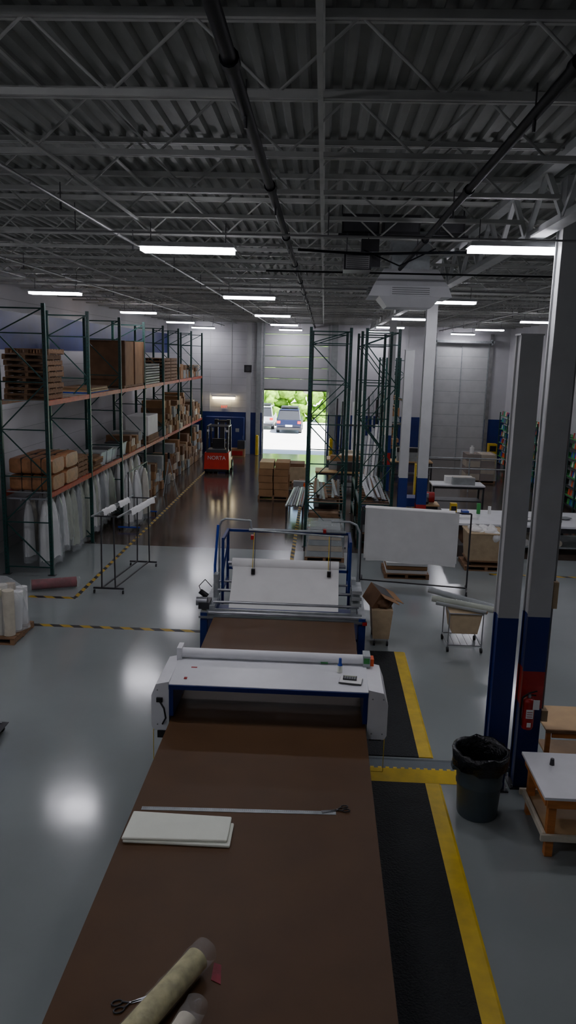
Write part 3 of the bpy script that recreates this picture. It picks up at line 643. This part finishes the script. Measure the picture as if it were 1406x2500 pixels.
for k in range(7):
    p=A+dd*(.08+.012*k)-nn*(.06+.012*k); q=A+dd*(2.22+.02*k)-nn*(.06+.012*k); e=.78-.022*k if k%2 else .70+.01*k
    N=24; rows=[]
    for j in range(6):
        t=j/5; rows.append([p+(q-p)*(i/N)+nn*(.012*math.sin(i*.9+k)*t)+Vector((0,0,HZ+.02-(HZ+.02-e)*t+.012*math.sin(i*.5+k)*t)) for i in range(N+1)])
    g.loft(rows,m_fab,cap=False,closed=False)
aa=A+dd*.08; bb=A+dd*2.24; 
g.hexa([aa-nn*.14+Vector((0,0,HZ+.01)),bb-nn*.14+Vector((0,0,HZ+.01)),bb+nn*.08+Vector((0,0,HZ+.01)),aa+nn*.08+Vector((0,0,HZ+.01)),aa-nn*.1+Vector((0,0,HZ+.04)),bb-nn*.1+Vector((0,0,HZ+.04)),bb+nn*.05+Vector((0,0,HZ+.04)),aa+nn*.05+Vector((0,0,HZ+.04))],m_fab)
g.done('hanging_fabric_rack')
g=B(); pallet(g,1.75,2.9,19.5,20.6,0); 
for k in range(3): g.box(1.8,2.85,19.55,20.55,.135+k*.1,.215+k*.1,m_card if k%2 else m_fab)
g.done('pallet_load')
def cart(x0,x1,y0,y1,z0,h,fill,name):
    g=B(); i=.05
    g.frus((x0+i,x1-i,y0+i,y1-i),(x0,x1,y0,y1),z0,z0+h,m_canvas)
    for p,q in (((x0,y0),(x1,y0)),((x1,y0),(x1,y1)),((x1,y1),(x0,y1)),((x0,y1),(x0,y0))): g.cyl((p[0],p[1],z0+h),(q[0],q[1],z0+h),.025,m_canvas,8)
    g.box(x0+.03,x1-.03,y0+.03,y1-.03,z0-.04,z0-.001,m_wood)
    for x in (x0+.1,x1-.1):
        for y in (y0+.1,y1-.1): g.cyl((x-.02,y,z0-.09),(x+.02,y,z0-.09),.05,m_dk,10)
    R=random.Random(1)
    for k in range(14): 
        g.ball((R.uniform(x0+.2,x1-.2),R.uniform(y0+.2,y1-.2),z0+h+R.uniform(-.05,.06)),R.uniform(.1,.2),R.uniform(.1,.2),R.uniform(.06,.14),fill,9,6,.25)
    g.ball((x1-.25,y0+.02,z0+h-.08),.12,.05,.14,fill,9,6,.2)
    g.done(name)
g=B(); pallet(g,4.0,5.15,20.55,21.6,0); g.done('pallet')
cart(4.05,5.05,20.6,21.5,.27,.75,m_fab,'laundry_cart')
g=B()
x0,x1,y0,y1=1.1,1.52,14.6,15.4
g.frus((x0+.05,x1-.05,y0+.05,y1-.05),(x0,x1,y0,y1),.15,.75,m_canvas)
for x in (x0+.08,x1-.08):
    for y in (y0+.08,y1-.08): g.cyl((x-.02,y,.05),(x+.02,y,.05),.05,m_dk,10); g.bar((x,y,.05),(x,y,.16),.02,.02,m_steel)
T=Matrix.Translation((1.28,15.0,.95))@Matrix.Rotation(.5,4,'Y')@Matrix.Rotation(.4,4,'Z')
g.box(-.17,.2,-.25,.25,-.25,.1,m_card2,T=T); g.box(.2,.42,-.25,.25,.09,.1,m_card,T=T); g.box(-.17,.2,-.45,-.25,.09,.1,m_card,T=T); g.box(-.15,.18,-.23,.23,.1,.102,m_blk,T=T)
R=random.Random(2)
for k in range(6): g.ball((1.3+R.uniform(-.1,.12),14.8+R.uniform(-.15,.3),.8+R.uniform(-.05,.1)),.13,.16,.1,m_fab if k%2 else m_card2,9,6,.25)
g.done('waste_cart')
g=B(); x0,x1,y0,y1=2.6,3.25,14.5,15.2
for x in (x0,x1):
    for y in (y0,y1):
        g.tube([(x,y,.1),(x,y,.78)],.012,m_steel); g.cyl((x-.02,y,.05),(x+.02,y,.05),.05,m_dk,12)
for z in (.14,.78):
    g.tube([(x0,y0,z),(x1,y0,z),(x1,y1,z),(x0,y1,z),(x0,y0,z)],.013,m_steel)
for i in range(5): g.tube([(x0+.13*i,y0,.14),(x0+.13*i,y1,.14)],.006,m_steel,6)
g.frus((x0+.08,x1-.08,y0+.06,y1-.06),(x0+.015,x1-.015,y0+.015,y1-.015),.36,.775,m_canvas); g.done('basket_cart')
roll((2.35,15.15,.87),(3.45,14.55,.87),.06,m_fgreen,'wrapped_fabric_roll'); roll((2.3,15.38,.98),(3.52,14.72,.86),.055,m_fgrey,'wrapped_fabric_roll'); roll((2.4,14.95,.84),(3.3,14.46,.84),.035,m_fgrey,'cardboard_tube',film=False)
# trash can
g=B(); cx,cy=2.12,9.0; n=28
prof=[(.24,0),(.25,.03),(.27,.4),(.285,.42),(.285,.45),(.28,.47),(.305,.76),(.33,.78),(.33,.82)]
g.loft([[(cx+r*math.cos(2*math.pi*i/n),cy+r*math.sin(2*math.pi*i/n),z) for i in range(n)] for r,z in prof[:-1]],m_bin,cap=False)
g.add([(cx+.24*math.cos(2*math.pi*i/n),cy+.24*math.sin(2*math.pi*i/n),0.001) for i in range(n)],[tuple(range(n))],m_bin)
R=random.Random(8)
lp=[(.335,.66),(.345,.74),(.35,.86),(.325,.88),(.30,.85),(.27,.6),(.22,.3),(.02,.26)]
g.loft([[(cx+(r+R.uniform(-.012,.015)*(r>.25))*math.cos(2*math.pi*i/n),cy+(r+R.uniform(-.012,.015)*(r>.25))*math.sin(2*math.pi*i/n),z+R.uniform(-.02,.02)) for i in range(n)] for r,z in lp],m_bag,cap=False)
for s in (-1,1): g.box(cx+s*.32-.03,cx+s*.32+.03,cy-.06,cy+.06,.6,.66,m_bin)
g.done('trash_can')
# extinguisher
g=B(); x,y=2.78,9.45
g.cyl((x,y,.98),(x,y,1.32),.075,m_red,20); g.ball((x,y,1.32),.075,.075,.06,m_red,20,8); g.cyl((x,y,.955),(x,y,.98),.065,m_red,20); g.cyl((x,y,1.37),(x,y,1.42),.022,m_steel,10)
g.bar((x-.02,y,1.43),(x+.09,y-.01,1.47),.02,.012,m_blk); g.bar((x-.02,y,1.41),(x+.08,y-.01,1.41),.02,.012,m_blk)
g.tube([(x-.02,y,1.42),(x-.09,y-.02,1.38),(x-.1,y-.02,1.15),(x-.08,y-.02,1.0)],.012,m_blk); g.box(x-.045,x+.045,y-.08,y-.076,1.12,1.24,m_fab); g.box(x+.03,x+.11,y-.09,y-.085,1.25,1.38,m_fab)
for zz in (1.14,1.17,1.2): g.box(x-.035,x+.035,y-.0815,y-.0801,zz,zz+.008,m_red)
g.bar((x,y-.078,1.0),(x,y-.078,1.06),.05,.004,m_fab); g.box(x-.03,x+.03,y+.07,y+.165,1.1,1.3,m_dsteel); g.done('fire_extinguisher')
# small table w/ white top
g=B(); x0,x1,y0,y1,z=2.66,3.75,8.1,9.15,.78
g.box(x0,x1,y0,y1,z-.035,z,m_white)
for x in (x0+.12,x1-.12):
    for y in (y0+.1,y1-.12): g.box(x-.045,x+.045,y-.045,y+.045,0,z-.036,m_woodo)
for y in (y0+.03,y1-.05): g.box(x0+.04,x1-.04,y-.02,y+.02,z-.14,z-.036,m_woodo); g.box(x0+.0,x1-.0,y-.02,y+.02,.22,.3,m_fcream)
for x in (x0+.05,x1-.05): g.box(x-.02,x+.02,y0+.06,y1-.08,z-.14,z-.036,m_woodo); g.box(x-.02,x+.02,y0+.06,y1-.08,.22,.3,m_fcream)
g.box(x0+.1,x1-.1,y0+.1,y1-.1,.24,.27,m_ply); g.done('small_work_table',bevel=.004)
g=B(); g.cyl((2.95,8.85,.78),(2.95,8.85,.86),.03,m_dsteel,12,r2=.022); g.done('metal_cup')
g=B(); x0,x1,y0,y1,z=3.12,4.3,9.75,10.5,.8
g.box(x0,x1,y0,y1,z-.025,z,m_ply); g.box(x0,x1,y0-.02,y0-.001,z-.05,z,m_wood)
for x in (x0+.06,x1-.06):
    for y in (y0+.06,y1-.06): g.box(x-.03,x+.03,y-.03,y+.03,0,z-.026,m_woodo)
g.box(x0+.1,x1-.1,y0+.03,y0+.06,z-.14,z-.026,m_woodo); g.box(x0+.1,x1-.1,y1-.06,y1-.03,z-.14,z-.026,m_woodo); g.box(x0+.1,x1-.1,y0+.1,y1-.1,.3,.33,m_ply); g.done('wooden_work_table',bevel=.01)
# long white table right
g=B(); g.box(3.9,9.1,22.4,24.6,.86,.92,m_white)
for x in (4.1,5.9,7.7,8.95):
    for y in (22.6,24.4): g.box(x-.04,x+.04,y-.04,y+.04,0,.859,m_dsteel)
g.box(4,9,22.5,22.55,.7,.859,m_dsteel); g.box(4.2,8.9,22.65,24.35,.2,.24,m_galv)
for i in range(9): g.cyl((5.2+i*.24,22.7,.34),(5.2+i*.24,24.3,.34),.1,random.choice([m_fgrey,m_fcream,m_fab]),12)
g.box(4.3,4.9,22.8,23.6,.241,.6,m_card2); g.box(7.9,8.7,22.7,23.6,.241,.65,m_fgrey)
g.done('layout_table')
g=B(); R=random.Random(12)
for k in range(12): g.ball((6.6+R.uniform(-.6,.9),23.2+R.uniform(-.3,.3),.968),R.uniform(.15,.35),R.uniform(.12,.2),.038,m_fgrey if k%2 else m_fab,10,6,.2)
g.done('crumpled_fabric')
g=B(); g.box(4.1,4.3,24.0,24.2,.92,1.2,m_yel); g.box(4.12,4.28,23.98,23.999,.98,1.12,m_blk); g.box(4.4,4.6,23.6,23.9,.92,1.05,m_bplas); g.box(4.9,5.0,23.9,24.0,.92,1.25,m_gplas); g.cyl((5.3,24,.92),(5.3,24,1.15),.05,m_fab,12); g.box(4.2,4.75,23.0,23.4,.92,.98,m_fab); g.done('table_supplies')
g=B()
for z in (1.0,1.45): g.tube([(4.6,33.5,z),(9.3,33.5,z)],.025,m_galv)
for x in (4.6,6.4,8.2,9.3): g.tube([(x,33.5,0),(x,33.5,1.45)],.025,m_galv)
g.done('guard_rail')
g=B(); pallet(g,6.7,8.1,36,37.2,0)
for k in range(4):
    for i in range(2): g.box(6.75+i*.66,7.38+i*.66,36.05,37.15,.14+k*.3,.42+k*.3,m_card2 if (k+i)%2 else m_canvas)
g.frus((6.66,8.14,35.96,37.24),(6.68,8.1,36,37.2),.13,1.345,m_plast); g.done('shrink_wrapped_pallet')
g=B(); g.cyl((7.0,36.3,1.35),(7.0,36.3,1.62),.1,m_fab,12); g.cyl((7.0,36.3,1.62),(7.0,36.3,1.7),.05,m_fab,12); g.done('plastic_jug')
R=random.Random(77)
def spools(y0,y1):
    g=B(); x0,x1=9.55,10.12
    for y in (y0,(y0+y1)/2,y1): 
        for x in (x0,x1): g.box(x-.025,x+.025,y-.025,y+.025,0,2.9,m_green)
    for k in range(8):
        z=.2+k*.36; g.box(x0,x1,y0,y1,z,z+.025,m_gplas if k%2 else m_dsteel); y=y0+.12
        while y<y1-.12:
            g.cyl((x0+.12,y,z+.026),(x0+.12,y,z+.24),.06,R.choice([m_bplas,m_gplas,m_tealp,m_red,m_fab,m_fcream,m_orp,m_blue,m_fgrey]),8,r2=.035); y+=.16
    g.done('thread_spool_shelf')
spools(24.8,27.4); spools(28,30.4); spools(30.8,34.4); spools(35,38.4); spools(38.8,42.4)
g=B(); g.frus((8.75,9.25,21.6,22.1),(8.7,9.3,21.55,22.15),0,.75,m_bplas); g.box(8.66,9.34,21.5,22.2,.75,.8,m_bplas); g.done('recycling_bin',bevel=.02)
g=B(); g.box(2.45,2.9,22.2,22.9,0,.8,m_blue); g.box(2.4,2.95,22.15,22.95,.8,.86,m_dsteel); g.cyl((2.67,22.5,.86),(2.67,22.5,1.4),.05,m_steel,12); g.box(2.5,2.85,22.2,22.8,1.4,1.65,m_blue); g.cyl((2.4,22.45,1.52),(2.5,22.45,1.52),.08,m_red,12); g.done('bench_press_machine',bevel=.01)
g=B(); g.box(3.25,3.9,25.3,25.9,.0,.85,m_dsteel); g.box(3.2,3.95,25.25,25.95,.85,.9,m_ply); g.cyl((3.4,25.6,1.1),(3.8,25.6,1.1),.18,m_red,16); g.box(3.35,3.6,25.4,25.8,.9,1.25,m_galv); g.cyl((3.5,25.3,.95),(3.5,25.38,1.1),.1,m_dsteel,12); g.done('chop_saw')
g=B()
for a in (0,2.1,4.2):
    g.tube([(-6.0,30.4,1.5),(-6.0+.35*math.cos(a),30.4+.35*math.sin(a),0)],.02,m_galv)
g.cyl((-6.0,30.4,1.45),(-6,30.4,1.7),.05,m_blk,10); g.done('tripod_stand')
g=B(); g.box(-5.0,-4.2,42.6,43.2,0,.45,m_card); g.box(-4.9,-4.3,42.55,42.599,.1,.35,m_red); g.box(-4.6,-4.2,42.6,43.1,.45,.9,m_dsteel); g.done('tool_boxes')
# ---------------- outside
g=B(); g.box(-40,40,YF+.35,110,-.25,-.05,m_conc); g.done('ground_outside')
def car(cx,y,name,m,h=1.65,w=1.85,L=4.6):
    g=B(); a,b=cx-w/2,cx+w/2
    g.frus((a+.04,b-.04,y+.1,y+L),(a,b,y,y+L),.25,.57,m); g.frus((a,b,y,y+L),(a+.06,b-.06,y+.08,y+L-.1),.57,.95,m)
    g.frus((a+.07,b-.07,y+.1,y+L*.68),(a+.22,b-.22,y+.5,y+L*.55),.95,h,m_glass); g.frus((a+.2,b-.2,y+.42,y+L*.57),(a+.25,b-.25,y+.5,y+L*.54),h-.02,h+.05,m)
    for s in (a+.1,b-.1): g.bar((s,y+.14,.95),(s+(.12 if s<cx else -.12),y+.5,h),.07,.07,m)
    for yy in (y+.85,y+L-.85):
        for s in (a-.01,b-.21): g.cyl((s,yy,.28),(s+.22,yy,.28),.33,m_dk,20); g.cyl((s-.005,yy,.28),(s+.225,yy,.28),.2,m_galv,14)
    for s in (a+.05,b-.3): g.box(s,s+.25,y+.02,y+.08,.67,.87,m_tail)
    g.box(cx-.26,cx+.26,y-.01,y+.03,.45,.59,m_white); g.box(a+.1,b-.1,y-.04,y+.06,.23,.40,m_blk)
    for s in (a+.35,b-.35): g.bar((s,y+.6,h+.1),(s,y+2.2,h+.1),.03,.03,m_blk)
    g.box(a+.3,b-.3,y+.8,y+2.1,h+.1,h+.22,m_blk)
    g.done(name,bevel=.04)
car(-2.4,57.0,'suv',m_carb); car(-4.6,59.5,'car',m_carw)
g=B(); R=random.Random(4)
for i in range(330):
    x=R.uniform(-22,18); y=67.5+R.uniform(0,1.5); g.ball((x,y,R.uniform(-.2,2.6)),R.uniform(.3,.7),R.uniform(.3,.6),R.uniform(.3,.7),m_leaf,9,7,.3)
g.done('hedge')
g=B()
for i in range(240):
    x=R.uniform(-30,26); g.ball((x,84+R.uniform(-2,3),R.uniform(1.5,7.5)),R.uniform(1,2),R.uniform(.8,1.6),R.uniform(.8,1.6),m_leaf2,9,7,.25)
for x in range(-28,26,6): g.cyl((x,85,-.1),(x,85,3),.25,m_wood,8)
g.done('trees')
# ---------------- light & camera
w=D.worlds.new('World'); SC.world=w; w.use_nodes=True; bg=w.node_tree.nodes['Background']; sk=w.node_tree.nodes.new('ShaderNodeTexSky')
sk.sky_type='NISHITA'; sk.sun_disc=False; sk.sun_elevation=math.radians(60); sk.sun_rotation=math.radians(160)
w.node_tree.links.new(sk.outputs[0],bg.inputs[0]); bg.inputs[1].default_value=.7
sl=D.lights.new('sun','SUN'); sl.energy=45; sl.angle=.01; sl.color=(1,.98,.94); so=D.objects.new('sun',sl); so.rotation_euler=(math.radians(16),math.radians(24),0); SC.collection.objects.link(so)
cd=D.cameras.new('camera'); cam=D.objects.new('camera',cd); SC.collection.objects.link(cam)
cd.sensor_fit='VERTICAL'; cd.sensor_height=36; cd.sensor_width=36*1406/2500; cd.lens=36*1900/2500; cd.clip_end=300
Rm=Matrix.Rotation(math.radians(2.3),4,'Z')@Matrix.Rotation(math.radians(90-11.4),4,'X')@Matrix.Rotation(math.radians(1.5),4,'Z')
cam.matrix_world=Matrix.Translation((0,0,5.6))@Rm; SC.camera=cam
